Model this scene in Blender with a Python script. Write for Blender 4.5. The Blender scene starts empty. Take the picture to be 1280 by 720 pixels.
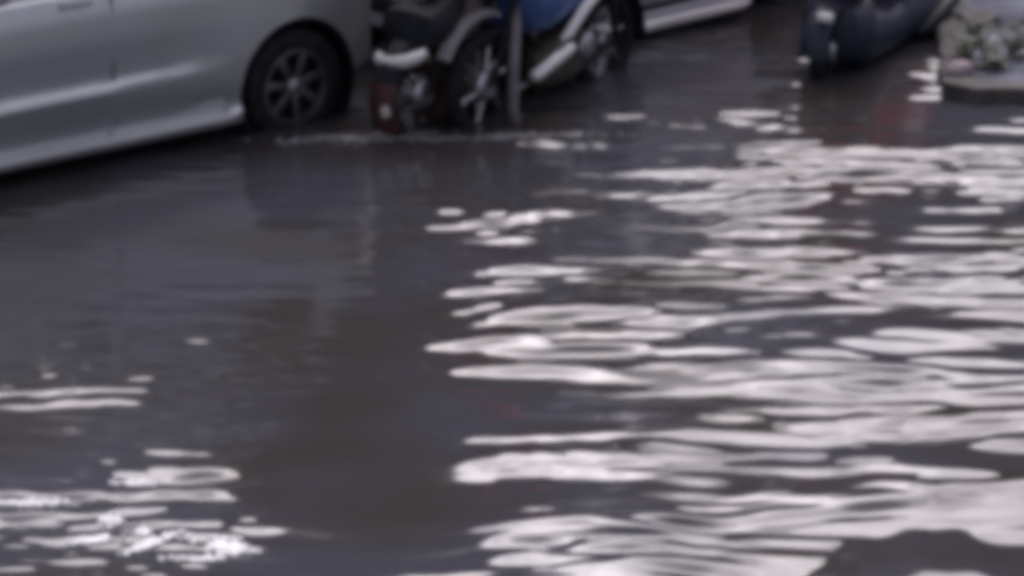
import bpy, bmesh, math, random
import numpy as np
from mathutils import Vector, Matrix

random.seed(7)
R = math.radians
PI = math.pi
sc = bpy.context.scene
col = sc.collection

# ------------------------------------------------------------------ camera
cd = bpy.data.cameras.new('camera')
cam = bpy.data.objects.new('camera', cd)
col.objects.link(cam)
cam.location = (0, 0, 4.6)
cam.rotation_euler = (R(90 - 18.8), 0, 0)
cd.sensor_width = 36
cd.lens = 112.5
cd.clip_end = 2000
cd.dof.use_dof = True            # the photograph is soft all over
cd.dof.focus_distance = 8.0
cd.dof.aperture_fstop = 7.0
sc.camera = cam

# ------------------------------------------------------------------ light
SUN_EL = 42
w = bpy.data.worlds.new('World')
sc.world = w
w.use_nodes = True
nt = w.node_tree
nt.nodes.clear()
out = nt.nodes.new('ShaderNodeOutputWorld')
bg = nt.nodes.new('ShaderNodeBackground')
hsv = nt.nodes.new('ShaderNodeHueSaturation')
sky = nt.nodes.new('ShaderNodeTexSky')
sky.sky_type = 'NISHITA'
sky.sun_disc = False
sky.sun_elevation = R(SUN_EL)
sky.sun_rotation = R(0)
sky.air_density = 1.0
sky.dust_density = 6.0
sky.ozone_density = 1.0
hsv.inputs['Saturation'].default_value = 0.25      # overcast: grey, not blue
bg.inputs['Strength'].default_value = 0.084
nt.links.new(sky.outputs['Color'], hsv.inputs['Color'])
tint = nt.nodes.new('ShaderNodeMix')
tint.data_type = 'RGBA'
tint.blend_type = 'MULTIPLY'
tint.inputs['Factor'].default_value = 1.0
tint.inputs[7].default_value = (1.0, 0.95, 1.03, 1)
nt.links.new(hsv.outputs['Color'], tint.inputs[6])
# patchy cloud cover
wtc = nt.nodes.new('ShaderNodeTexCoord')
wmp = nt.nodes.new('ShaderNodeMapping')
wmp.inputs['Scale'].default_value = (1.0, 1.0, 2.6)
wnz = nt.nodes.new('ShaderNodeTexNoise')
wnz.inputs['Scale'].default_value = 4.5
wnz.inputs['Detail'].default_value = 5
wrp = nt.nodes.new('ShaderNodeValToRGB')
wrp.color_ramp.elements[0].position = 0.36
wrp.color_ramp.elements[1].position = 0.64
wrp.color_ramp.elements[0].color = (0.30, 0.29, 0.32, 1)
wrp.color_ramp.elements[1].color = (1.0, 1.0, 1.0, 1)
wml = nt.nodes.new('ShaderNodeMix')
wml.data_type = 'RGBA'
wml.blend_type = 'MULTIPLY'
wml.inputs['Factor'].default_value = 1.0
nt.links.new(wtc.outputs['Generated'], wmp.inputs['Vector'])
nt.links.new(wmp.outputs['Vector'], wnz.inputs['Vector'])
nt.links.new(wnz.outputs['Fac'], wrp.inputs['Fac'])
nt.links.new(tint.outputs[2], wml.inputs[6])
nt.links.new(wrp.outputs['Color'], wml.inputs[7])
nt.links.new(wml.outputs[2], bg.inputs['Color'])
nt.links.new(bg.outputs['Background'], out.inputs['Surface'])

sl = bpy.data.lights.new('sun', 'SUN')
sl.energy = 0.5
sl.angle = R(64)
sl.color = (1.0, 0.97, 1.0)
so = bpy.data.objects.new('sun', sl)
col.objects.link(so)
so.rotation_euler = (-R(90 - SUN_EL), 0, 0)

sc.view_settings.view_transform = 'Standard'
sc.view_settings.look = 'None'
sc.view_settings.gamma = 1
sc.view_settings.exposure = 1.6
sc.render.film_transparent = False
sc.cycles.pixel_filter_type = 'BLACKMAN_HARRIS'
sc.cycles.filter_width = 8.0
sc.cycles.max_bounces = 6
sc.cycles.use_denoising = True

# ------------------------------------------------------------------ materials
def mat(name, rgb, rough=0.6, metal=0.0, coat=0.0, ior=1.45, vary=0.12, scale=6.0, bump=0.0, grime=None):
    m = bpy.data.materials.new(name)
    m.use_nodes = True
    n = m.node_tree.nodes
    l = m.node_tree.links
    p = n['Principled BSDF']
    rgb = tuple(min(0.8, c * 1.5) for c in rgb)
    tc = n.new('ShaderNodeTexCoord')
    nz = n.new('ShaderNodeTexNoise')
    nz.inputs['Scale'].default_value = scale
    nz.inputs['Detail'].default_value = 6
    l.new(tc.outputs['Object'], nz.inputs['Vector'])
    rp = n.new('ShaderNodeValToRGB')
    lo = tuple(max(0, c * (1 - vary)) for c in rgb)
    hi = tuple(min(1, c * (1 + vary)) for c in rgb)
    if grime:
        lo = grime
    rp.color_ramp.elements[0].position = 0.35
    rp.color_ramp.elements[1].position = 0.65
    rp.color_ramp.elements[0].color = (*lo, 1)
    rp.color_ramp.elements[1].color = (*hi, 1)
    l.new(nz.outputs['Fac'], rp.inputs['Fac'])
    l.new(rp.outputs['Color'], p.inputs['Base Color'])
    p.inputs['Roughness'].default_value = rough
    p.inputs['Metallic'].default_value = metal
    p.inputs['IOR'].default_value = ior
    p.inputs['Coat Weight'].default_value = coat
    p.inputs['Coat Roughness'].default_value = 0.08
    if bump:
        b = n.new('ShaderNodeBump')
        b.inputs['Strength'].default_value = bump
        b.inputs['Distance'].default_value = 0.01
        l.new(nz.outputs['Fac'], b.inputs['Height'])
        l.new(b.outputs['Normal'], p.inputs['Normal'])
    return m

M = dict(
    grey_paint=mat('grey_paint', (0.38, 0.395, 0.415), 0.28, 0.65, 0.4, vary=0.05, scale=2),
    silver_paint=mat('silver_paint', (0.38, 0.38, 0.42), 0.34, 0.45, 0.35, vary=0.05, scale=2),
    pale_trim=mat('pale_trim', (0.62, 0.60, 0.62), 0.3, 0.2, 0.2, vary=0.06),
    rubber=mat('rubber', (0.012, 0.012, 0.016), 0.7, vary=0.3, scale=20),
    black_plastic=mat('black_plastic', (0.012, 0.014, 0.018), 0.5, vary=0.2, scale=12),
    alloy=mat('alloy', (0.10, 0.10, 0.115), 0.4, 0.7, vary=0.2, scale=15),
    chrome=mat('chrome', (0.75, 0.75, 0.76), 0.18, 0.9, vary=0.05),
    steel=mat('steel', (0.30, 0.30, 0.32), 0.35, 0.8, vary=0.2),
    engine=mat('engine', (0.07, 0.062, 0.05), 0.55, 0.4, vary=0.4, scale=18),
    red_paint=mat('red_paint', (0.60, 0.045, 0.045), 0.35, 0.0, 0.4, vary=0.1),
    dull_red=mat('dull_red', (0.040, 0.015, 0.014), 0.55, 0.0, 0.0, vary=0.3),
    blue_paint=mat('blue_paint', (0.035, 0.075, 0.19), 0.4, 0.0, 0.4, vary=0.1),
    navy_paint=mat('navy_paint', (0.010, 0.016, 0.032), 0.5, 0.0, 0.1, vary=0.15),
    white_paint=mat('white_paint', (0.72, 0.72, 0.78), 0.35, 0.0, 0.3, vary=0.04),
    grey_plastic=mat('grey_plastic', (0.17, 0.165, 0.175), 0.45, vary=0.1),
    seat_vinyl=mat('seat_vinyl', (0.016, 0.015, 0.016), 0.55, vary=0.2),
    glass=mat('glass', (0.012, 0.016, 0.018), 0.06, 0.0, 0.0, vary=0.1),
    lamp=mat('lamp', (0.65, 0.64, 0.6), 0.15, 0.0, 0.5, vary=0.05),
    red_lens=mat('red_lens', (0.28, 0.015, 0.015), 0.2, 0.0, 0.5, vary=0.1),
    asphalt=mat('asphalt', (0.05, 0.047, 0.048), 0.85, vary=0.3, scale=8, bump=0.3),
    paving=mat('paving', (0.10, 0.108, 0.14), 0.8, vary=0.35, scale=1.7, bump=0.2, grime=(0.025, 0.025, 0.033)),
    kerb=mat('kerb', (0.07, 0.065, 0.062), 0.7, vary=0.4, scale=5, bump=0.3),
    stone=mat('stone', (0.27, 0.28, 0.25), 0.8, vary=0.25, scale=12, bump=0.4),
    pink_stone=mat('pink_stone', (0.22, 0.18, 0.20), 0.8, vary=0.25, scale=12, bump=0.4),
    dark_stone=mat('dark_stone', (0.09, 0.085, 0.085), 0.8, vary=0.3, scale=12, bump=0.4),
    leaf=mat('leaf', (0.045, 0.06, 0.03), 0.6, vary=0.4, scale=15),
    post=mat('post', (0.12, 0.11, 0.125), 0.5, vary=0.25, scale=7),
    highlight_tab=mat('highlight_tab', (0.26, 0.25, 0.24), 0.35, vary=0.1),
    seam=mat('seam', (0.16, 0.165, 0.175), 0.6, vary=0.05),
    pale_metal=mat('pale_metal', (0.78, 0.79, 0.78), 0.28, 0.3, 0.3, vary=0.04),
    pale_plaster=mat('pale_plaster', (0.62, 0.58, 0.57), 0.85, vary=0.12, scale=0.8),
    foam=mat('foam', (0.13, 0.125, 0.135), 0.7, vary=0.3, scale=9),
    glint_flecks=mat('glint_flecks', (0.72, 0.70, 0.66), 0.6, vary=0.2, scale=9),  # pale colour in place of glints on the water
    plaster=mat('plaster', (0.11, 0.10, 0.105), 0.85, vary=0.25, scale=0.8),
    plaster_dark=mat('plaster_dark', (0.085, 0.08, 0.09), 0.85, vary=0.25, scale=0.8),
    shutter=mat('shutter', (0.07, 0.075, 0.085), 0.6, 0.3, vary=0.2, scale=3),
    roof=mat('roof', (0.09, 0.085, 0.085), 0.8, vary=0.2, scale=1),
    wood=mat('wood', (0.06, 0.045, 0.035), 0.8, vary=0.3, scale=5),
    foliage=mat('foliage', (0.05, 0.07, 0.035), 0.6, vary=0.5, scale=1.5),
)
wm = bpy.data.materials.new('muddy_water')
wm.use_nodes = True
_p = wm.node_tree.nodes['Principled BSDF']
_p.inputs['Base Color'].default_value = (0.020, 0.0165, 0.018, 1)
_p.inputs['Roughness'].default_value = 0.085
_p.inputs['Specular IOR Level'].default_value = 0.40
_p.inputs['IOR'].default_value = 1.33
_n = wm.node_tree.nodes.new('ShaderNodeTexNoise')
_n.inputs['Scale'].default_value = 0.9
_n.inputs['Detail'].default_value = 3
_r_pos = (0.40, 0.60)
_t = wm.node_tree.nodes.new('ShaderNodeTexCoord')
_r = wm.node_tree.nodes.new('ShaderNodeValToRGB')
_r.color_ramp.elements[0].color = (0.046, 0.041, 0.040, 1)
_r.color_ramp.elements[1].color = (0.055, 0.055, 0.069, 1)
_r.color_ramp.elements[0].position, _r.color_ramp.elements[1].position = _r_pos
wm.node_tree.links.new(_t.outputs['Object'], _n.inputs['Vector'])
wm.node_tree.links.new(_n.outputs['Fac'], _r.inputs['Fac'])
wm.node_tree.links.new(_r.outputs['Color'], _p.inputs['Base Color'])
M['water'] = wm
for k in ('black_plastic', 'rubber', 'seat_vinyl'):
    M[k].node_tree.nodes['Principled BSDF'].inputs['Specular IOR Level'].default_value = 0.2
for k in ('paving', 'kerb', 'stone', 'pink_stone', 'dark_stone'):
    M[k].node_tree.nodes['Principled BSDF'].inputs['Specular IOR Level'].default_value = 0.12

# ------------------------------------------------------------------ mesh helpers
class MB:
    def __init__(s):
        s.v = []
        s.f = []
    def add(s, v, f):
        o = len(s.v)
        s.v += [tuple(p) for p in v]
        s.f += [tuple(i + o for i in q) for q in f]
        return s
    def box(s, c, d, rot=None, ch=0.0):
        bm = bmesh.new()
        bmesh.ops.create_cube(bm, size=1)
        for v in bm.verts:
            v.co = Vector((v.co.x * d[0], v.co.y * d[1], v.co.z * d[2]))
        if ch:
            bmesh.ops.bevel(bm, geom=list(bm.edges), offset=ch, segments=2, affect='EDGES', profile=0.5)
        if rot is not None:
            bmesh.ops.transform(bm, matrix=rot, verts=bm.verts)
        bm.verts.index_update()
        s.add([v.co + Vector(c) for v in bm.verts], [[v.index for v in f.verts] for f in bm.faces])
        bm.free()
        return s
    def tube(s, pts, r, n=10):
        pts = [Vector(p) for p in pts]
        rs = r if isinstance(r, (list, tuple)) else [r] * len(pts)
        rings = []
        up = None
        for i, p in enumerate(pts):
            t = (pts[min(i + 1, len(pts) - 1)] - pts[max(i - 1, 0)]).normalized()
            if up is None:
                up = Vector((0, 0, 1)) if abs(t.z) < 0.9 else Vector((0, 1, 0))
            a = t.cross(up).normalized()
            up = a.cross(t).normalized()
            rings.append([p + rs[i] * (a * math.cos(2 * PI * k / n) + up * math.sin(2 * PI * k / n)) for k in range(n)])
        v = [q for ring in rings for q in ring]
        f = [(i * n + k, i * n + (k + 1) % n, (i + 1) * n + (k + 1) % n, (i + 1) * n + k)
             for i in range(len(pts) - 1) for k in range(n)]
        f.append(tuple(range(n))[::-1])
        f.append(tuple((len(pts) - 1) * n + k for k in range(n)))
        return s.add(v, f)
    def lathe_y(s, c, prof, n=40, closed=False):
        # prof: list of (radius, y offset) turned round the y axis through c
        m = len(prof)
        v = [(c[0] + r * math.cos(2 * PI * k / n), c[1] + y, c[2] + r * math.sin(2 * PI * k / n))
             for k in range(n) for r, y in prof]
        f = []
        for k in range(n):
            for j in range(m if closed else m - 1):
                j2 = (j + 1) % m
                k2 = (k + 1) % n
                f.append((k * m + j, k * m + j2, k2 * m + j2, k2 * m + j))
        return s.add(v, f)
    def loft(s, rings, caps=True):
        n = len(rings[0])
        v = [p for r in rings for p in r]
        f = [(i * n + k, i * n + (k + 1) % n, (i + 1) * n + (k + 1) % n, (i + 1) * n + k)
             for i in range(len(rings) - 1) for k in range(n)]
        if caps:
            f.append(tuple(range(n))[::-1])
            f.append(tuple((len(rings) - 1) * n + k for k in range(n)))
        return s.add(v, f)
    def build(s, name, m, parent=None, smooth=True, angle=40):
        me = bpy.data.meshes.new(name)
        me.from_pydata(s.v, [], s.f)
        bm = bmesh.new()
        bm.from_mesh(me)
        bmesh.ops.recalc_face_normals(bm, faces=bm.faces)
        bm.to_mesh(me)
        bm.free()
        me.materials.append(m)
        if smooth:
            me.shade_smooth()
            me.set_sharp_from_angle(angle=R(angle))
        o = bpy.data.objects.new(name, me)
        col.objects.link(o)
        o.parent = parent
        return o

def tag(o, label, cat, group=None):
    o['label'] = label
    o['category'] = cat
    if group:
        o['group'] = group
    return o

def empty(name, loc, rz=0, tilt=0):
    o = bpy.data.objects.new(name, None)
    o.empty_display_size = 0.2
    col.objects.link(o)
    o.location = loc
    o.rotation_euler = (R(tilt), 0, R(rz))
    return o

GROUND = -0.10           # road level; the flood stands at z = 0

# ------------------------------------------------------------------ road, pavement
rm = MB()
rm.add([(-400, -60, GROUND), (400, -60, GROUND), (400, 700, GROUND), (-400, 700, GROUND)], [(0, 1, 2, 3)])
rd = rm.build('road', M['asphalt'], smooth=False)
rd['kind'] = 'structure'

# ------------------------------------------------------------------ flood water (real wave relief)
def axis(lo, hi, step, far_lo, far_hi):
    a = list(np.arange(lo, hi + step * 0.5, step))
    d, x, left = step, lo, []
    while x > far_lo:
        d *= 1.22
        x -= d
        left.append(max(x, far_lo))
    d, x, right = step, hi, []
    while x < far_hi:
        d *= 1.22
        x += d
        right.append(min(x, far_hi))
    return np.array(left[::-1] + a + right)

rng = np.random.default_rng(11)
gx = axis(-4.2, 4.2, 0.022, -300, 300)
gy = axis(9.0, 20.0, 0.012, -50, 600)
X, Y = np.meshgrid(gx, gy)
def gauss(cx, cy, sx, sy, p=2.0):
    return np.exp(-0.5 * ((np.abs(X - cx) / sx) ** p + (np.abs(Y - cy) / sy) ** p))
def waves(n, l0, l1, spread, amp_slope, seed):
    g = np.random.default_rng(seed)
    h = np.zeros_like(X)
    for i in range(n):
        lam = l0 * (l1 / l0) ** g.random()
        th = R(90) + R(g.normal(0, spread))
        k = 2 * PI / lam
        ph = g.random() * 2 * PI
        a = amp_slope / k / math.sqrt(n) * 1.414
        h += a * np.sin(k * (np.cos(th) * X + np.sin(th) * Y) + ph)
    return h
warp = waves(14, 0.7, 2.0, 60, 0.5, 3)
X0, Y0 = X, Y
X, Y = X + 0.20 * warp, Y + 0.25 * waves(14, 0.8, 2.2, 50, 0.5, 5)
fine = waves(30, 0.06, 0.13, 20, 1.0, 21)
mid = waves(36, 0.11, 0.27, 10, 1.0, 22)
big = waves(22, 0.32, 0.75, 9, 1.0, 23)
patch = waves(16, 0.9, 1.8, 40, 0.5, 31)
X, Y = X0, Y0
# how lively the surface is: sheltered beside the near car, ripply in the open street
calm = np.max([gauss(-1.55, 14.35, 1.05, 0.95, 5), gauss(-0.78, 12.9, 0.48, 0.75, 4), gauss(-0.62, 11.45, 0.40, 0.85, 5),
               gauss(-0.25, 15.6, 0.75, 0.75, 4), 0.85 * gauss(0.95, 17.1, 0.55, 0.65, 4), gauss(-1.6, 16.4, 1.5, 0.9, 4),
               0.8 * gauss(1.95, 16.55, 0.35, 0.55, 4)], axis=0)
edge = np.clip((4.1 - np.abs(X)) / 1.0, 0, 1) * np.clip((Y - 9.2) / 0.8, 0, 1) * np.clip((20.8 - Y) / 1.5, 0, 1)
live = (1 - calm) * edge
far = np.clip((Y - 13.0) / 2.5, 0, 1)
pt = np.clip(0.75 + 1.1 * patch / (np.abs(patch).mean() * 2.5), 0.25, 1.25)      # gusts: livelier and flatter patches
live = live * pt
# a smooth swell rolling past at the lower right
D = Y - (10.76 - 0.42 * np.clip(np.where(X < 1.45, (1.45 - X) / 0.42, (X - 1.45) / 0.60), 0, 1.6) ** 2 + 0.025 * np.sin(X * 17) + 0.02 * np.sin(X * 31 + 1))
back = np.clip(-D, 0, None)
sw = 0.13 * np.sqrt(back ** 2 + 0.0004) * np.exp(-(back / 0.75) ** 4)
live = live * (1 - 0.93 / (1 + np.exp(D / 0.025)) * np.exp(-(np.abs(D + 0.4) / 0.5) ** 4))
rough_left = gauss(-1.65, 10.75, 0.60, 0.55, 4)
mid_left = gauss(-1.75, 12.35, 0.70, 0.75, 4)       # fine cat's paws beside the near car
soft = np.clip(1 - 0.75 * np.maximum(mid_left, 0.85 * rough_left), 0, 1)
Z = live * ((0.038 + 0.045 * far) * fine + (1 - 0.45 * mid_left) * (0.130 + 0.01 * far) * mid + soft * 0.080 * big) + edge * (0.02 * mid_left + 0.05 * rough_left) * fine * (0.6 + 0.4 * pt) + calm * edge * (0.005 * fine + 0.008 * mid + 0.006 * big)
Z += edge * sw
# long low swells whose backs lie in the reflection of the far buildings
for cx, cy, hx, hy, sl_ in ((0.24, 11.03, 0.36, 0.20, 0.085), (0.28, 11.86, 0.42, 0.16, 0.075), (1.74, 11.43, 0.40, 0.17, 0.08),
                            (0.95, 12.75, 0.40, 0.10, 0.07), (1.55, 13.0, 0.5, 0.09, 0.06), (0.25, 13.35, 0.35, 0.10, 0.07), (1.2, 11.2, 0.35, 0.09, 0.08)):
    hx, hy = hx * 1.1, hy * 1.15
    yc = cy + 0.03 * np.sin(X * 7 + cx * 9) + 0.02 * np.sin(X * 15 + cy * 5)
    wx = np.exp(-(np.abs(X - cx) / hx) ** 4)
    wn = wx * np.exp(-(np.abs(Y - yc) / hy) ** 4)
    u = (Y - yc) / hy                      # gentle front, steeper smooth back
    prof_ = np.interp(u, [-5.5, -4.6, -3, -1.4, -1.0, -0.6, 0, 0.6, 1.0, 1.5], [0, 0.1, 0.9, 1.8, 1.95, 1.65, 1.0, 0.35, 0.05, 0])
    Z = Z * (1 - 0.75 * wn) + edge * sl_ * 1.25 * hy * prof_ * wx
# wash along the wheels of the parked two wheelers and the near car
yl = 15.78 + 0.03 * np.sin(X * 6.3) + 0.02 * np.sin(X * 14 + 1)
wash = 1 / (1 + np.exp(-(X + 1.05) / 0.06)) / (1 + np.exp((X - 0.42) / 0.08))
Z += wash * (0.5 + 0.5 * np.sin(X * 9 + 0.5) ** 2) * 0.030 * np.exp(-((Y - yl) / 0.07) ** 2)
ny, nx = X.shape
vv = np.stack([X, Y, Z], -1).reshape(-1, 3)
idx = np.arange(ny * nx).reshape(ny, nx)
ff = np.stack([idx[:-1, :-1], idx[:-1, 1:], idx[1:, 1:], idx[1:, :-1]], -1).reshape(-1, 4)
me = bpy.data.meshes.new('flood_water')
me.vertices.add(len(vv))
me.vertices.foreach_set('co', vv.astype(np.float32).ravel())
me.loops.add(ff.size)
me.loops.foreach_set('vertex_index', ff.astype(np.int32).ravel())
me.polygons.add(len(ff))
me.polygons.foreach_set('loop_start', np.arange(0, ff.size, 4, dtype=np.int32))
me.polygons.foreach_set('loop_total', np.full(len(ff), 4, dtype=np.int32))
me.update(calc_edges=True)
me.validate()
me.materials.append(M['water'])
me.shade_smooth()
wo = bpy.data.objects.new('flood_water', me)
wo['kind'] = 'structure'
col.objects.link(wo)

# pavement with its kerb on the right
pm = MB()
def prism(mb, poly, z0, z1):
    n = len(poly)
    v = [(x, y, z0) for x, y in poly] + [(x, y, z1) for x, y in poly]
    f = [tuple(range(n))[::-1], tuple(range(n, 2 * n))] + [(i, (i + 1) % n, n + (i + 1) % n, n + i) for i in range(n)]
    return mb.add(v, f)
def jag(poly, seg, amp, seed):
    g = random.Random(seed)
    o = []
    for (x0, y0), (x1, y1) in zip(poly, poly[1:]):
        n = max(1, int(math.hypot(x1 - x0, y1 - y0) / seg))
        for i in range(n):
            f = i / n
            o.append((x0 + (x1 - x0) * f + (g.uniform(-amp, amp) if i else 0), y0 + (y1 - y0) * f + (g.uniform(-amp, amp) if i else 0)))
    return o + [poly[-1]]
front = jag([(2.797, 19.4), (2.457, 16.85), (2.56, 16.76), (9.0, 16.40)], 0.16, 0.018, 3)
outer = jag([(9.0, 16.22), (2.48, 16.58), (2.32, 16.72), (2.64, 19.4)], 0.16, 0.022, 4)
prism(pm, front[::-1][::-1] + [(60, 16.40), (60, 40), (9, 26)], GROUND - 0.05, 0.075)
pv = pm.build('pavement', M['paving'], smooth=False)
pv['kind'] = 'structure'
km = MB()
prism(km, [(x - 0.003, y - 0.003) for x, y in front] + outer, GROUND - 0.05, 0.085)
kb = km.build('kerb', M['kerb'], smooth=False)
kb['kind'] = 'structure'

# ------------------------------------------------------------------ buildings along the street (seen mirrored in the water)
def building(name, label, loc, rz, L, H, wall_m, storeys, D=8.0, upper=None, dark_block=None, pane_m=None):
    t = tag(empty(name, loc, rz), label, 'building')
    m = MB().box((L / 2, D / 2, H / 2), (L, D, H))
    wl = m.build('wall', wall_m, t, smooth=False)
    MB().box((L / 2, D / 2 - 0.25, H + 0.10), (L + 0.4, D + 0.7, 0.2), ch=0.02).build('roof', M['roof'], t, smooth=False)
    if upper:
        MB().box((upper[0] / 2, D / 2 - 0.03, 2.55 + (H - 2.55) / 2), (upper[0], D - 0.02, H - 2.55 - 0.01)).build('reflection_wall', upper[1], t, smooth=False)  # unseen pale wall added so the left water mirrors mid grey
    if dark_block:
        MB().box(((dark_block[0] + L) / 2, D / 2 - 0.15, dark_block[1] / 2), (L - dark_block[0], D - 1.0, dark_block[1])).build('reflection_block', wall_m, t, smooth=False)  # unseen dark block added so the calm water mirrors dark
    nb = max(2, int(L / 3.4))
    for i in range(nb):
        cx = (i + 0.5) * L / nb
        sh = MB()
        sh.box((cx, -0.03, 1.25), (2.3, 0.05, 2.5))
        for k in range(12):
            sh.box((cx, -0.062, 0.12 + k * 0.205), (2.26, 0.02, 0.16))
        sh.build('shop_shutter', M['shutter'], t, smooth=False)
        for s in range(1, storeys):
            z = 3.2 * s + 1.5
            if z + 0.7 > H:
                continue
            f = MB()
            for dx, dz, sx, sz in ((0, .68, 1.3, .08), (0, -.68, 1.3, .08), (-.61, 0, .08, 1.28), (.61, 0, .08, 1.28), (0, 0, .05, 1.28)):
                f.box((cx + dx, -0.03, z + dz), (sx, 0.07, sz))
            fo = f.build('window', M['shutter'], t, smooth=False)
            MB().box((cx, -0.012, z), (1.14, 0.02, 1.28)).build('pane', pane_m or M['glass'], fo, smooth=False)
            MB().box((cx, -0.10, z - 0.77), (1.5, 0.24, 0.08)).build('sill', M['plaster_dark'], t, smooth=False)
    if not upper:
        MB().box((L / 2, -0.55, 2.85), (L * 0.98, 1.1, 0.10)).build('awning_slab', M['roof'], t, smooth=False)
    return t
building('shop_building', 'two storey shop building with an upper floor paled for its reflection behind the near car', (-11.6, 14.0, GROUND), 39, 15.2, 5.4, M['plaster'], 2, upper=(12.1, M['pale_plaster']), dark_block=(12.2, 7.4))
building('row_building', 'long four storey building across the far side of the junction', (-12, 48.0, GROUND), 0, 60.0, 14.6, M['plaster_dark'], 4, pane_m=M['shutter'])

# unseen tree added to break the mirrored edge of the near building
def tree(loc, h, cr, label, seed):
    g = random.Random(seed)
    t = tag(empty('reflection_tree', loc), label, 'tree')
    tr = MB()
    tr.tube([(0, 0, 0), (0.05, 0.02, h * 0.2), (-0.04, 0.05, h * 0.45), (0.05, 0, h * 0.8)], [0.17, 0.13, 0.10, 0.03], 12)
    tips = []
    for i in range(16):
        a = i * 2.4
        z0 = h * (0.38 + 0.40 * g.random())
        ln = cr * (0.6 + 0.4 * g.random())
        p1 = Vector((math.cos(a) * ln * .5, math.sin(a) * ln * .5, z0 + ln * .35))
        p2 = Vector((math.cos(a) * ln, math.sin(a) * ln, z0 + ln * (.4 + .5 * g.random())))
        tr.tube([(0, 0, z0), p1, p2], [0.06, 0.035, 0.012], 7)
        tips += [p1, p2, (p1 + p2) / 2]
    tr.build('trunk', M['wood'], t)
    lf = MB()
    for p in tips:
        for k in range(120):
            q = p + Vector((g.gauss(0, .42), g.gauss(0, .42), g.gauss(0, .34)))
            d = Vector((g.gauss(0, 1), g.gauss(0, 1), g.gauss(0, .6))).normalized()
            e = d.orthogonal().normalized()
            L_ = 0.10 + 0.08 * g.random()
            lf.add([q, q + d * L_ * .5 + e * L_ * .3, q + d * L_, q + d * L_ * .5 - e * L_ * .3], [(0, 1, 2, 3)])
    lf.build('crown', M['foliage'], t, smooth=False)
    return t
tree((0.75, 24.0, GROUND), 6.6, 1.7, 'bushy green tree added for its reflection beside the end of the plaster shop building', 8)

# ------------------------------------------------------------------ cars
def wheel_set(t, x, y, side, r=0.31, wd=0.19):
    """car wheel: rim with tyre and hub cap; side -1 faces -y"""
    zc = r
    k = side
    rim = MB()
    rim.lathe_y((x, y, zc), [(0.205, -0.08 * 1), (0.205, 0.08)], 40)
    rim.lathe_y((x, y, zc), [(0.205, 0.085 * k), (0.185, 0.088 * k), (0.175, 0.06 * k)], 40)
    for i in range(7):
        a = 2 * PI * i / 7 + 0.3
        rot = Matrix.Rotation(-a, 4, 'Y')
        rim.box(Vector((x, y + 0.066 * k, zc)) + Vector((math.cos(a) * 0.115, 0, math.sin(a) * 0.115)), (0.15, 0.022, 0.045), rot, 0.006)
    ro = rim.build('wheel', M['alloy'], t)
    MB().lathe_y((x, y, zc), [(0.208, -wd / 2), (0.25, -wd / 2 - 0.008), (r - 0.02, -wd / 2 + 0.005), (r, -wd / 2 + 0.03),
                              (r, wd / 2 - 0.03), (r - 0.02, wd / 2 - 0.005), (0.25, wd / 2 + 0.008), (0.208, wd / 2)], 48, True).build('tyre', M['rubber'], ro)
    MB().lathe_y((x, y, zc), [(0.0, 0.085 * k), (0.035, 0.083 * k), (0.05, 0.07 * k), (0.05, 0.03 * k)], 24).build('hub', M['steel'], ro)
    MB().lathe_y((x, y, zc), [(0.0, 0.0 * k), (0.2, 0.0 * k)], 32).build('brake_disc', M['black_plastic'], ro)
    return ro

def lerp_tab(tab, x):
    for (x0, v0), (x1, v1) in zip(tab, tab[1:]):
        if x <= x1:
            t = (x - x0) / (x1 - x0)
            t = min(max(t, 0), 1)
            return v0 + (v1 - v0) * t
    return tab[-1][1]

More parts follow.
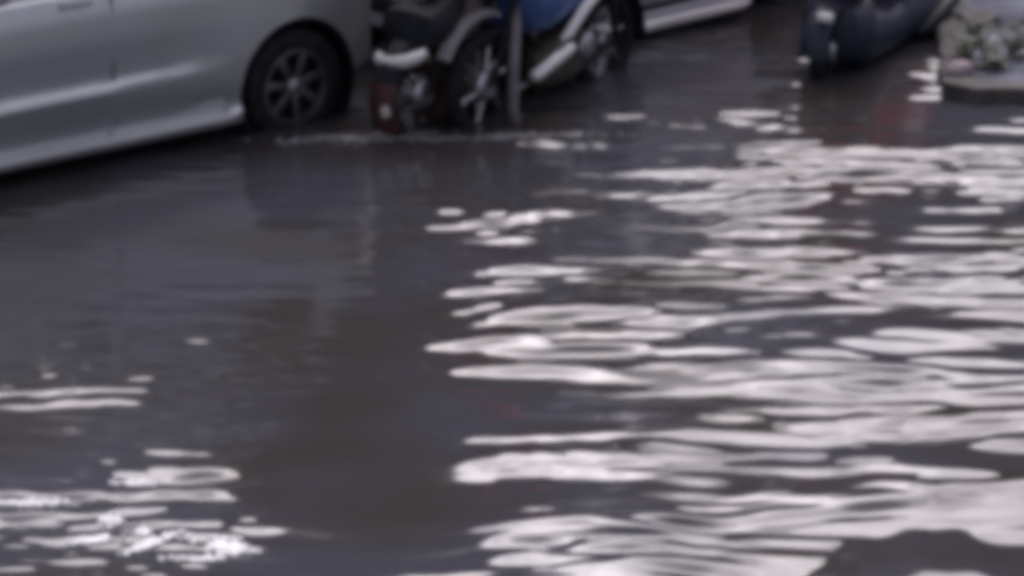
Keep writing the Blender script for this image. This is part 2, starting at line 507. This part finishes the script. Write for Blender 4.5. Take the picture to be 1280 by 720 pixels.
def make_car(name, label, loc, rz, paint, xf, wf, wr, xr, trim, crease=0.03):
    """local x runs from the bonnet (xf < 0) to the tail (xr > 0); wheels at wf and wr"""
    t = tag(empty(name, loc, rz), label, 'car', 'cars parked in the flooded street')
    LIFT = 0.075
    prof = [(0.17, 0.70), (0.175, 0.775), (0.195, 0.815), (0.225, 0.832), (0.242, 0.828), (0.272, 0.772), (0.30, 0.770), (0.36, 0.797), (0.43, 0.815),
            (0.465, 0.826), (0.485, 0.820), (0.515, 0.776), (0.555, 0.774), (0.66, 0.80), (0.76, 0.80), (0.86, 0.785), (0.92, 0.76), (0.95, 0.72)]
    plain = [0.70, 0.76, 0.79, 0.80, 0.802, 0.80, 0.80, 0.802, 0.805, 0.806, 0.807, 0.808, 0.808, 0.808, 0.803, 0.785, 0.76, 0.72]
    zb = [(xf, 0.33), (xf + 0.25, 0.25), (wf + 0.3, 0.17), (wr - 0.3, 0.17), (wr + 0.30, 0.30), (xr, 0.36)]
    ztp = [(xf, 0.70), (xf + 0.12, 0.78), (wf, 0.92), (wf + 0.75, 1.02), (wr, 1.03), (xr - 0.05, 1.02), (xr, 0.96)]
    wt = [(xf, 0.74), (xf + 0.06, 0.85), (xf + 0.25, 0.95), (wf, 1.0), (wr + 0.15, 1.0), (xr - 0.2, 0.97), (xr - 0.06, 0.90), (xr, 0.80)]
    ck = [(xf, 0), (wf + 0.2, 0.2), (wf + 0.6, 1), (wr - 1.1, 1.0), (wr - 0.55, 0.15), (wr - 0.4, 0), (xr, 0)]
    sk = [(xf, 0), (wf + 0.3, 0.0), (wf + 0.45, 1), (wr - 0.42, 1.0), (wr - 0.36, 0.0), (xr, 0)]
    xs = [xf, xf + 0.06, xf + 0.15, xf + 0.3, wf - 0.2, wf, wf + 0.3, wf + 0.38, wf + 0.45, wf + 0.6]
    n = 10
    xs += [wf + 0.6 + (wr - 1.1 - wf - 0.6) * i / n for i in range(1, n + 1)]
    xs += [wr - 0.9, wr - 0.72, wr - 0.55, wr - 0.47, wr - 0.42, wr - 0.36, wr - 0.2, wr, wr + 0.15, wr + 0.3, xr - 0.2, xr - 0.12, xr - 0.06, xr - 0.02, xr]
    xs = sorted(set(round(x, 4) for x in xs))
    rings = []
    for x in xs:
        b, tp, ww, c, s = (lerp_tab(q, x) for q in (zb, ztp, wt, ck, sk))
        half = []
        for (z, wv), pl in zip(prof, plain):
            kk = s if z < 0.33 else c
            y = (pl + (wv - pl) * kk) * ww
            half.append((y, b + (z - 0.17) * (tp - b) / 0.78))
        ring = [(x, -y, z) for y, z in half] + [(x, 0, tp + 0.015)] + [(x, y, z) for y, z in half[::-1]] + [(x, 0, b)]
        rings.append(ring)
    body = MB().loft(rings).build('body', paint, t, angle=28)
    cut = MB()
    for wx in (wf, wr):
        for sd in (-1, 1):
            c = (wx, sd * 0.74, 0.31)
            m_ = MB().lathe_y((wx, sd * 0.76, 0.315), [(0.0, -0.23), (0.372, -0.23), (0.372, 0.23), (0.0, 0.23)], 48)
            cut.add(m_.v, m_.f)
    co = cut.build('cutter', paint)
    bm = bmesh.new(); bm.from_mesh(co.data)
    bmesh.ops.remove_doubles(bm, verts=bm.verts, dist=1e-5)
    bmesh.ops.recalc_face_normals(bm, faces=bm.faces)
    bm.to_mesh(co.data); bm.free()
    bpy.context.view_layer.update()
    cm = co.data
    co.parent = body
    mod = body.modifiers.new('arch', 'BOOLEAN')
    mod.operation = 'DIFFERENCE'
    mod.solver = 'EXACT'
    mod.object = co
    bpy.context.view_layer.update()
    dg = bpy.context.evaluated_depsgraph_get()
    nm = bpy.data.meshes.new_from_object(body.evaluated_get(dg))
    body.modifiers.clear()
    body.data = nm
    nm.materials.clear()
    nm.materials.append(paint)
    nm.shade_smooth()
    nm.set_sharp_from_angle(angle=R(28))
    bpy.data.objects.remove(co)
    # dark liners in the arches
    for wx in (wf, wr):
        for sd in (-1, 1):
            MB().lathe_y((wx, sd * 0.65, 0.315), [(0.02, -0.10 * sd), (0.368, -0.10 * sd), (0.368, 0.135 * sd), (0.35, 0.135 * sd)], 48).build('wheel_arch_liner', M['black_plastic'], t)
            wheel_set(t, wx, sd * 0.685, sd)
    # cabin, roof and glass
    c0, c1, r0, r1 = wf + 0.55, xr - 0.12, wf + 1.25, xr - 0.42
    lv = [(0.94, c0, c1, 0.735), (1.18, c0 + 0.40, c1 - 0.12, 0.685), (1.38, r0 - 0.05, r1 + 0.05, 0.62), (1.45, r0 + 0.1, r1 - 0.05, 0.53), (1.475, r0 + 0.3, r1 - 0.25, 0.3)]
    rr = []
    for z, a, b, y in lv:
        q = 0.06
        rr.append([(a, -y + q, z), (a + q, -y, z), (b - q, -y, z), (b, -y + q, z), (b, y - q, z), (b - q, y, z), (a + q, y, z), (a, y - q, z)])
    MB().loft(rr).build('cabin', paint, t, angle=30)
    def pane(poly, nm_):
        v = [Vector(p) for p in poly]
        nrm = (v[1] - v[0]).cross(v[2] - v[0]).normalized()
        mid = sum(v, Vector()) / len(v)
        if nrm.dot(mid - Vector((0.3, 0, 1.1))) < 0:
            nrm = -nrm
        k = len(v)
        o = [p + nrm * 0.004 for p in v]
        i_ = [p - nrm * 0.02 for p in v]
        MB().add(o + i_, [tuple(range(k)), tuple(range(k, 2 * k))[::-1]] + [(i, (i + 1) % k, k + (i + 1) % k, k + i) for i in range(k)]).build(nm_, M['glass'], t, smooth=False)
    def edge_at(z):
        for (z0, a0, b0, y0), (z1, a1, b1, y1) in zip(lv, lv[1:]):
            if z <= z1:
                f = (z - z0) / (z1 - z0)
                return a0 + (a1 - a0) * f, b0 + (b1 - b0) * f, y0 + (y1 - y0) * f
    for sd in (-1, 1):
        mids = (wf + wr) / 2 + 0.12
        a, b, y = edge_at(0.98)
        a1, b1, y1 = edge_at(1.18)
        a2, b2, y2 = edge_at(1.36)
        pane([(a + 0.14, sd * y, 0.98), (mids - 0.03, sd * y, 0.98), (mids - 0.03, sd * y1, 1.18), (a1 + 0.10, sd * y1, 1.18)], 'window')
        pane([(a1 + 0.10, sd * y1, 1.182), (mids - 0.03, sd * y1, 1.182), (mids - 0.03, sd * y2, 1.36), (a2 + 0.10, sd * y2, 1.36)], 'window')
        pane([(mids + 0.04, sd * y, 0.98), (b - 0.3, sd * y, 0.98), (b1 - 0.22, sd * y1, 1.18), (mids + 0.04, sd * y1, 1.18)], 'window')
        pane([(mids + 0.04, sd * y1, 1.182), (b1 - 0.22, sd * y1, 1.182), (b2 - 0.16, sd * y2, 1.36), (mids + 0.04, sd * y2, 1.36)], 'window')
        # door handles and the door gaps
        for hx in (mids - 0.2, mids + 0.75):
            MB().box((hx, sd * 0.790, 0.885), (0.17, 0.03, 0.03), ch=0.008).build('door_handle', paint, t)
        for gx_ in (mids + 0.005, wr - 0.42, wf + 0.52):
            MB().box((gx_, sd * 0.777, 0.65), (0.004, 0.03, 0.68)).build('door_gap', M['seam'], t, smooth=False)
        MB().box((c0 + 0.10, sd * 0.86, 1.03), (0.13, 0.17, 0.11), ch=0.03).build('wing_mirror', paint, t)
        MB().box((xf + 0.17, sd * 0.60, 0.62), (0.25, 0.26, 0.12), ch=0.04).build('headlight', M['lamp'], t)
        MB().box((xr - 0.05, sd * 0.60, 0.80), (0.12, 0.16, 0.24), ch=0.03).build('tail_light', M['red_lens'], t)
        if trim:
            MB().tube([(wf + 0.45, sd * 0.785, 0.262), (wr - 0.45, sd * 0.785, 0.262)], 0.030, 12).build('dark_sill_recess', M['black_plastic'], t)  # black strip stands in for the dark recess above the trim
            MB().tube([(wf + 0.42, sd * 0.822, 0.178), (wf + 0.5, sd * 0.832, 0.178), (wr - 0.5, sd * 0.832, 0.178), (wr - 0.40, sd * 0.822, 0.178)], [0.012, 0.036, 0.036, 0.012], 12).build('sill_trim', trim, t)
    a, b, y = edge_at(1.0); a2, b2, y2 = edge_at(1.17); a3, b3, y3 = edge_at(1.36)
    pane([(a, -y + .1, 1.0), (a, y - .1, 1.0), (a2, y2 - .1, 1.17), (a2, -y2 + .1, 1.17)], 'windscreen')
    pane([(b, -y + .1, 1.0), (b, y - .1, 1.0), (b2, y2 - .1, 1.17), (b2, -y2 + .1, 1.17)], 'rear_window')
    MB().box((xf + 0.0, 0, 0.46), (0.03, 0.9, 0.10), ch=0.01).build('grille', M['black_plastic'], t)
    for ch in t.children:
        if ch.name.split('.')[0] in ('cabin', 'window', 'door_handle', 'wing_mirror', 'windscreen', 'rear_window', 'tail_light'):
            ch.location.z = LIFT
    return t

make_car('parked_car', 'grey car in the left corner with a shaded rear wheel and a creased door', (-2.542, 15.99, GROUND), 39.2,
         M['grey_paint'], -2.05, -1.28, 1.2, 1.78, None)
make_car('parked_car', 'silver lilac car behind the motorcycles with a bright white sill strip', (0.345, 18.70, GROUND), 43,
         M['silver_paint'], -1.70, -1.10, 1.10, 1.66, M['pale_trim'])

# ------------------------------------------------------------------ motorcycles
def bike_wheel(t, x, r, wd, rim_m, nm='wheel'):
    z = r
    rim = MB()
    rim.lathe_y((x, 0, z), [(r - 0.075, -0.03), (r - 0.062, -0.036), (r - 0.05, -0.03), (r - 0.05, 0.03), (r - 0.062, 0.036), (r - 0.075, 0.03)], 40, True)
    for i in range(6):
        a = 2 * PI * i / 6 + 0.4
        for sd in (-1, 1):
            rim.tube([(x + math.cos(a) * 0.05, sd * 0.03, z + math.sin(a) * 0.05), (x + math.cos(a + .15 * sd) * (r - 0.068), sd * 0.012, z + math.sin(a + .15 * sd) * (r - 0.068))], 0.011, 6)
    ro = rim.build('wheel', rim_m, t)
    tp = []
    for k in range(12):
        a = 2 * PI * k / 12
        tp.append((r - wd / 2 + math.cos(a) * wd / 2, math.sin(a) * wd / 2))
    MB().lathe_y((x, 0, z), tp, 48, True).build('tyre', M['rubber'], ro)
    MB().lathe_y((x, 0, z), [(0.0, -0.06), (0.065, -0.06), (0.085, -0.04), (0.085, 0.04), (0.065, 0.06), (0.0, 0.06)], 28).build('hub', M['steel'], ro)
    return ro

def arc_guard(x, z, r, a0, a1, wd, n=18, th=0.006):
    """mudguard: a curved sheet of half width wd over a wheel"""
    mb = MB()
    rings = []
    for i in range(n + 1):
        a = R(a0 + (a1 - a0) * i / n)
        ring = []
        for rad, sgn in ((r, 1), (r + th, -1)):
            ys = [-wd, -wd * 0.7, 0, wd * 0.7, wd]
            ds = [-0.03, -0.006, 0, -0.006, -0.03]
            pr = [((rad + d) * math.cos(a), y, (rad + d) * math.sin(a)) for y, d in zip(ys, ds)]
            ring += pr if sgn > 0 else pr[::-1]
        rings.append([(x + p[0], p[1], z + p[2]) for p in ring])
    return mb.loft(rings)

def blob(sections):
    """rounded closed loft: sections of (x, half width, z low, z high)"""
    rings = []
    for x, hw, z0, z1 in sections:
        ring = []
        for k in range(16):
            a = 2 * PI * k / 16
            ca, sa = math.cos(a), math.sin(a)
            e = 0.65
            ring.append((x, hw * math.copysign(abs(ca) ** e, ca), (z0 + z1) / 2 + (z1 - z0) / 2 * math.copysign(abs(sa) ** e, sa)))
        rings.append(ring)
    return MB().loft(rings)

def common_top(t, wb, r):
    """bars, lamp and fork of a motorcycle"""
    for sd in (-1, 1):
        MB().tube([(0.0, sd * 0.075, r), (0.16, sd * 0.075, 0.62), (0.26, sd * 0.075, 0.86)], 0.02, 12).build('fork_leg', M['black_plastic'], t)
        MB().tube([(0.24, sd * 0.30, 0.99), (0.27, sd * 0.36, 0.985), (0.31, sd * 0.38, 0.98)], 0.018, 10).build('handgrip', M['rubber'], t)
        MB().tube([(0.24, sd * 0.18, 0.97), (0.21, sd * 0.24, 1.10)], 0.006, 6).build('mirror_stalk', M['black_plastic'], t)
        MB().box((0.21, sd * 0.25, 1.14), (0.025, 0.11, 0.08), ch=0.012).build('mirror', M['black_plastic'], t)
    MB().tube([(0.24, -0.31, 0.99), (0.24, -0.15, 0.97), (0.27, -0.06, 0.89), (0.27, 0.06, 0.89), (0.24, 0.15, 0.97), (0.24, 0.31, 0.99)], 0.013, 10).build('handlebar', M['steel'], t)
    h = blob([(0.03, 0.05, 0.78, 0.90), (0.06, 0.08, 0.755, 0.925), (0.14, 0.08, 0.76, 0.92), (0.2, 0.05, 0.79, 0.89)]).build('headlight', M['black_plastic'], t)
    MB().lathe_y((0, 0, 0), [(0.0, -0.008), (0.05, -0.004), (0.062, 0.01)], 24).build('lens', M['lamp'], h)
    ln = h.children[0]
    ln.rotation_euler = (0, 0, R(-90))
    ln.location = (0.027, 0, 0.84)

G_B = 'two wheelers parked in the flood'
# red and black motorcycle beside the near car
def red_bike(loc, rz):
    t = tag(empty('motorcycle', loc, rz), 'dark red and black motorcycle with a bright curved front guard, beside the grey car', 'motorcycle', G_B)
    wb, r = 1.16, 0.29
    bike_wheel(t, 0, r, 0.085, M['black_plastic'])
    bike_wheel(t, wb, r, 0.095, M['steel'])
    arc_guard(0, r, 0.325, 20, 168, 0.075).build('front_mudguard', M['black_plastic'], t)
    arc_guard(0, r, 0.335, 160, 206, 0.085).build('mudflap', M['dull_red'], t)
    arc_guard(wb, r, 0.345, -10, 130, 0.085).build('rear_mudguard', M['black_plastic'], t)
    common_top(t, wb, r)
    # curved bright guard across the front
    MB().tube([(-0.16, -0.175, 0.565), (-0.19, -0.15, 0.54), (-0.215, -0.09, 0.512), (-0.225, -0.02, 0.497), (-0.22, 0.05, 0.49), (-0.195, 0.105, 0.497), (-0.165, 0.125, 0.51)], [0.02, 0.032, 0.035, 0.035, 0.035, 0.032, 0.02], 12).build('curved_guard', M['pale_metal'], t)
    for sd in (-1, 1):
        MB().tube([(-0.15, sd * 0.13, 0.54), (0.05, sd * 0.13, 0.60), (0.14, sd * 0.085, 0.60)], 0.011, 8).build('guard_stay', M['black_plastic'], t)
    blob([(-0.12, 0.05, 0.56, 0.66), (-0.08, 0.17, 0.53, 0.74), (0.05, 0.2, 0.54, 0.78), (0.2, 0.16, 0.58, 0.86), (0.3, 0.1, 0.66, 0.86)]).build('front_cowl', M['black_plastic'], t)
    blob([(0.32, 0.06, 0.74, 0.84), (0.38, 0.16, 0.72, 0.94), (0.55, 0.18, 0.70, 0.98), (0.74, 0.14, 0.62, 0.86), (0.82, 0.06, 0.64, 0.78)]).build('fuel_tank', M['red_paint'], t)
    blob([(0.74, 0.08, 0.68, 0.76), (0.80, 0.12, 0.68, 0.78), (1.15, 0.12, 0.69, 0.82), (1.38, 0.09, 0.74, 0.83), (1.42, 0.05, 0.76, 0.81)]).build('seat', M['seat_vinyl'], t)
    blob([(0.33, 0.06, 0.20, 0.40), (0.40, 0.13, 0.17, 0.48), (0.60, 0.14, 0.16, 0.50), (0.78, 0.1, 0.2, 0.46), (0.82, 0.05, 0.24, 0.40)]).build('engine', M['engine'], t)
    blob([(0.10, 0.05, 0.12, 0.22), (0.14, 0.14, 0.12, 0.42), (0.26, 0.17, 0.12, 0.48), (0.36, 0.14, 0.16, 0.5), (0.40, 0.08, 0.2, 0.46)]).build('belly_cowl', M['dull_red'], t)
    f = MB()
    f.tube([(0.24, 0, 0.80), (0.36, 0, 0.52), (0.42, 0, 0.24), (0.78, 0, 0.20), (wb, 0.0, r)], 0.018, 8)
    for sd in (-1, 1):
        f.tube([(0.26, 0, 0.78), (0.72, sd * 0.09, 0.64), (1.3, sd * 0.09, 0.72)], 0.015, 8)
        f.tube([(wb, sd * 0.1, r), (wb - 0.10, sd * 0.11, 0.66)], 0.02, 8)
    f.build('frame', M['black_plastic'], t)
    MB().tube([(0.42, -0.13, 0.26), (0.55, -0.16, 0.17), (0.95, -0.17, 0.22), (1.02, -0.17, 0.23), (1.40, -0.17, 0.30)], [0.018, 0.018, 0.022, 0.042, 0.042], 12).build('exhaust', M['steel'], t)
    blob([(1.44, 0.05, 0.68, 0.74), (1.47, 0.05, 0.67, 0.75), (1.49, 0.03, 0.69, 0.73)]).build('tail_light', M['red_lens'], t)
    MB().box((-0.355, -0.055, 0.27), (0.03, 0.045, 0.065), Matrix.Rotation(R(25), 4, 'Y') @ Matrix.Rotation(R(-30), 4, 'X'), 0.01).build('highlight_tab', M['highlight_tab'], t)  # pale tab added in place of a small highlight
    return t
red_bike((-0.49, 16.13, GROUND), 55)

# blue step-through with white edging
def blue_bike(loc, rz):
    t = tag(empty('motorcycle', loc, rz), 'blue motorcycle with white edging and a bright silencer, right of the red one', 'motorcycle', G_B)
    wb, r = 1.15, 0.29
    bike_wheel(t, 0, r, 0.09, M['steel'])
    bike_wheel(t, wb, r, 0.10, M['steel'])
    arc_guard(-0.02, r + 0.02, 0.385, 66, 150, 0.045).build('front_mudguard', M['grey_plastic'], t)
    arc_guard(wb, r, 0.345, -10, 130, 0.085).build('rear_mudguard', M['black_plastic'], t)
    common_top(t, wb, r)
    blob([(0.22, 0.10, 0.60, 0.84), (0.27, 0.19, 0.52, 0.88), (0.40, 0.20, 0.50, 0.82), (0.58, 0.16, 0.52, 0.76), (0.74, 0.14, 0.54, 0.76), (0.95, 0.15, 0.58, 0.78), (1.30, 0.11, 0.66, 0.80), (1.40, 0.05, 0.70, 0.78)]).build('body_panel', M['blue_paint'], t)
    for sd in (-1, 1):
        MB().tube([(0.50, sd * 0.178, 0.455), (0.56, sd * 0.178, 0.475), (0.72, sd * 0.168, 0.575), (0.90, sd * 0.165, 0.665), (1.10, sd * 0.14, 0.72)], [0.012, 0.026, 0.03, 0.03, 0.015], 10).build('edge_trim', M['white_paint'], t)
    blob([(-0.02, 0.12, 0.84, 1.10), (0.02, 0.27, 0.82, 1.20), (0.14, 0.28, 0.82, 1.18), (0.20, 0.12, 0.86, 1.10)]).build('reflection_panel', M['red_paint'], t)  # unseen red panel added for a red reflection below the bikes
    blob([(0.62, 0.08, 0.75, 0.80), (0.68, 0.13, 0.75, 0.83), (1.0, 0.13, 0.77, 0.85), (1.36, 0.10, 0.80, 0.87), (1.42, 0.05, 0.82, 0.86)]).build('seat', M['seat_vinyl'], t)
    blob([(0.44, 0.05, 0.20, 0.36), (0.50, 0.11, 0.16, 0.42), (0.70, 0.12, 0.15, 0.45), (0.86, 0.10, 0.18, 0.44), (0.92, 0.05, 0.22, 0.38)]).build('engine', M['engine'], t)
    MB().lathe_y((0.80, -0.135, 0.36), [(0.0, -0.03), (0.05, -0.028), (0.07, -0.01), (0.07, 0.03)], 24).build('engine_cover', M['steel'], t)
    f = MB()
    f.tube([(0.26, 0, 0.82), (0.40, 0, 0.50), (0.50, 0, 0.40), (0.9, 0, 0.45)], 0.03, 8)
    for sd in (-1, 1):
        f.tube([(0.84, sd * 0.08, 0.28), (wb, sd * 0.095, r)], 0.018, 8)
        f.tube([(wb, sd * 0.1, r), (wb - 0.10, sd * 0.11, 0.66)], 0.024, 8)
    f.build('frame', M['black_plastic'], t)
    MB().tube([(0.24, -0.165, 0.30), (0.27, -0.17, 0.31), (0.56, -0.17, 0.385), (0.60, -0.17, 0.392)], [0.026, 0.036, 0.038, 0.028], 14).build('silencer', M['pale_metal'], t)
    for sd in (-1, 1):
        MB().tube([(0.42, sd * 0.08, 0.075), (0.10, sd * 0.17, 0.06), (0.05, sd * 0.175, 0.16), (0.07, sd * 0.165, 0.40), (0.14, sd * 0.13, 0.60), (0.26, sd * 0.05, 0.70)], [0.02, 0.026, 0.028, 0.028, 0.026, 0.02], 10).build('crash_bar', M['post'], t)
    MB().tube([(0.60, -0.17, 0.392), (0.72, -0.15, 0.36), (0.74, -0.10, 0.28)], 0.016, 10).build('exhaust_pipe', M['steel'], t)
    blob([(1.41, 0.05, 0.72, 0.78), (1.45, 0.05, 0.71, 0.79), (1.47, 0.03, 0.73, 0.77)]).build('tail_light', M['red_lens'], t)
    return t
blue_bike((-0.165, 16.27, GROUND), 55)

# scooter on the right, navy below and red above
def scooter(loc, rz):
    t = tag(empty('scooter', loc, rz), 'navy scooter with a red upper body, standing beside the pavement corner', 'scooter', G_B)
    wb, r = 1.16, 0.24
    bike_wheel(t, 0, r, 0.09, M['black_plastic'])
    bike_wheel(t, wb, r, 0.10, M['black_plastic'])
    arc_guard(0, r, 0.275, 10, 180, 0.08).build('front_mudguard', M['navy_paint'], t)
    common_top(t, wb, r)
    blob([(0.10, 0.10, 0.14, 0.40), (0.16, 0.2, 0.10, 0.44), (0.55, 0.21, 0.10, 0.36), (0.72, 0.21, 0.10, 0.40), (0.78, 0.12, 0.2, 0.34)]).build('footboard', M['navy_paint'], t)
    blob([(-0.06, 0.08, 0.20, 0.40), (0.0, 0.17, 0.16, 0.50), (0.15, 0.21, 0.14, 0.52), (0.25, 0.18, 0.16, 0.52), (0.28, 0.12, 0.2, 0.44)]).build('lower_leg_shield', M['navy_paint'], t)
    blob([(0.04, 0.08, 0.56, 0.76), (0.08, 0.22, 0.53, 0.84), (0.22, 0.23, 0.53, 0.86), (0.28, 0.12, 0.50, 0.88)]).build('leg_shield', M['red_paint'], t)
    blob([(0.66, 0.10, 0.14, 0.40), (0.72, 0.21, 0.10, 0.42), (1.05, 0.24, 0.10, 0.42), (1.32, 0.2, 0.14, 0.42), (1.42, 0.08, 0.30, 0.40)]).build('side_panel', M['navy_paint'], t)
    blob([(0.68, 0.10, 0.425, 0.60), (0.74, 0.19, 0.425, 0.66), (1.05, 0.21, 0.425, 0.70), (1.35, 0.16, 0.425, 0.68), (1.45, 0.07, 0.46, 0.64)]).build('rear_body', M['red_paint'], t)
    blob([(0.70, 0.10, 0.69, 0.74), (0.76, 0.15, 0.69, 0.77), (1.1, 0.15, 0.71, 0.80), (1.42, 0.11, 0.72, 0.79), (1.46, 0.06, 0.73, 0.78)]).build('seat', M['seat_vinyl'], t)
    MB().tube([(0.85, -0.22, 0.16), (1.0, -0.24, 0.20), (1.35, -0.24, 0.25)], [0.02, 0.045, 0.045], 12).build('exhaust', M['black_plastic'], t)
    blob([(1.44, 0.06, 0.54, 0.62), (1.48, 0.06, 0.53, 0.63), (1.50, 0.04, 0.55, 0.61)]).build('tail_light', M['red_lens'], t)
    MB().box((-0.21, -0.05, 0.47), (0.06, 0.09, 0.05), ch=0.015).build('running_lamp', M['lamp'], t)
    return t
scooter((1.76, 17.22, GROUND), 63)

# ------------------------------------------------------------------ stones and weeds on the pavement edge
def stone(loc, sz, m, label, seed):
    g = random.Random(seed)
    bm = bmesh.new()
    bmesh.ops.create_icosphere(bm, subdivisions=3, radius=1)
    d = [Vector((g.gauss(0, 1), g.gauss(0, 1), g.gauss(0, 1))).normalized() for _ in range(9)]
    for v in bm.verts:
        n = v.co.normalized()
        k = min([1.0] + [0.78 / max(0.05, n.dot(q)) for q in d if n.dot(q) > 0.78])
        v.co = Vector((n.x * k * sz[0], n.y * k * sz[1], n.z * k * sz[2]))
    me_ = bpy.data.meshes.new('stone')
    bm.to_mesh(me_)
    bm.free()
    me_.materials.append(m)
    me_.shade_smooth()
    me_.set_sharp_from_angle(angle=R(25))
    o = bpy.data.objects.new('stone', me_)
    o.location = loc
    o.rotation_euler = (0, 0, g.random() * 3)
    col.objects.link(o)
    return tag(o, label, 'stone', 'loose stones on the pavement edge')
stone((2.44, 16.93, 0.10), (0.11, 0.08, 0.05), M['pink_stone'], 'pinkish stone on the kerb corner nearest the scooter', 1)
stone((2.66, 17.25, 0.125), (0.08, 0.07, 0.075), M['stone'], 'pale upright stone among the weeds at the right edge', 2)
stone((2.70, 18.1, 0.095), (0.16, 0.12, 0.05), M['dark_stone'], 'dark flat stone lying on the wet pavement behind the weeds', 3)
stone((2.56, 17.05, 0.088), (0.05, 0.06, 0.03), M['dark_stone'], 'small dark stone beside the pinkish stone', 6)
stone((2.86, 17.0, 0.088), (0.07, 0.05, 0.03), M['stone'], 'small flat pale stone at the right edge of the pavement', 7)
def weed(loc, n, h, label, seed):
    g = random.Random(seed)
    t = tag(empty('weed_plant', loc), label, 'weed', 'weeds on the pavement edge')
    lf, stm = MB(), MB()
    for i in range(n):
        a = g.random() * 2 * PI
        ln = h * (0.5 + 0.6 * g.random())
        sp = 0.3 + 0.6 * g.random()
        d = Vector((math.cos(a) * sp, math.sin(a) * sp, 1)).normalized()
        b = Vector((g.gauss(0, 0.02), g.gauss(0, 0.02), 0))
        stm.tube([b, b + d * ln * 0.5 + Vector((0, 0, ln * .05)), b + d * ln], [0.003, 0.0025, 0.0015], 5)
        for k in range(5):
            p = b + d * ln * (0.35 + 0.16 * k)
            c = g.random() * 2 * PI
            e = Vector((math.cos(c), math.sin(c), 0.35)).normalized()
            s = Vector((-math.sin(c), math.cos(c), 0.0))
            L_ = 0.035 + 0.03 * g.random()
            lf.add([p, p + e * L_ * .5 + s * L_ * .28, p + e * L_ - Vector((0, 0, .008)), p + e * L_ * .5 - s * L_ * .28], [(0, 1, 2, 3)])
    stm.build('stem', M['leaf'], t)
    lf.build('foliage', M['leaf'], t)
weed((2.53, 17.30, 0.075), 22, 0.17, 'green weed between the pinkish stone and the pale upright stone', 4)
weed((2.80, 17.30, 0.075), 24, 0.17, 'green weed just right of the pale upright stone', 5)
weed((2.66, 17.02, 0.075), 16, 0.10, 'low weed on the kerb in front of the pale upright stone', 9)
weed((2.62, 17.65, 0.075), 20, 0.16, 'weed behind the pale upright stone, in front of the dark flat stone', 10)

# ------------------------------------------------------------------ foam added at the waterline and pale flecks standing in for water glints
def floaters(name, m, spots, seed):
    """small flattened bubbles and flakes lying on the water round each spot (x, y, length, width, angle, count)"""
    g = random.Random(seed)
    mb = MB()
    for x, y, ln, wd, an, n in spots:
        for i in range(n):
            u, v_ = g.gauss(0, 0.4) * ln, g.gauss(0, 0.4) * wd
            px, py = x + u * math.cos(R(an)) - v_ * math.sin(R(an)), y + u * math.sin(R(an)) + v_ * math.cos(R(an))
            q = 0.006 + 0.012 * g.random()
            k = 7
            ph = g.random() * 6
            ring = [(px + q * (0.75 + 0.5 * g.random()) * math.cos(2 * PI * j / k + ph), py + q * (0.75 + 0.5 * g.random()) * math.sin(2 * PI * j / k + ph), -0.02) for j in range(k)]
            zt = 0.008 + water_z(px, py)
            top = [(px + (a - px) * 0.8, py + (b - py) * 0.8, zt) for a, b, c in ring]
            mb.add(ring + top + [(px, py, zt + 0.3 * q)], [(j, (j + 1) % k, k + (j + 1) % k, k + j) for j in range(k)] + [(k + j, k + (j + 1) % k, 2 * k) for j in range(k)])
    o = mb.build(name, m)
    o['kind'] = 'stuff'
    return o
def water_z(x, y):
    return float(Z[min(len(gy) - 1, int(np.searchsorted(gy, y))), min(len(gx) - 1, int(np.searchsorted(gx, x)))])
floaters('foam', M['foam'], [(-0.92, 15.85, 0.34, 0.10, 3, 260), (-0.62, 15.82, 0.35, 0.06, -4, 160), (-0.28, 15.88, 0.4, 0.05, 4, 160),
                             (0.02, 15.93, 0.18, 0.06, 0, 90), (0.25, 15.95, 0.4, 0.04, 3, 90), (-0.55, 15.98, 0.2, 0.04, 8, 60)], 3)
floaters('glint_flecks', M['glint_flecks'], [(-1.43, 11.23, 0.07, 0.035, 6, 60), (-1.475, 10.83, 0.05, 0.06, 0, 60), (-1.32, 10.62, 0.13, 0.035, 48, 90), (-1.345, 10.74, 0.03, 0.04, 0, 25),
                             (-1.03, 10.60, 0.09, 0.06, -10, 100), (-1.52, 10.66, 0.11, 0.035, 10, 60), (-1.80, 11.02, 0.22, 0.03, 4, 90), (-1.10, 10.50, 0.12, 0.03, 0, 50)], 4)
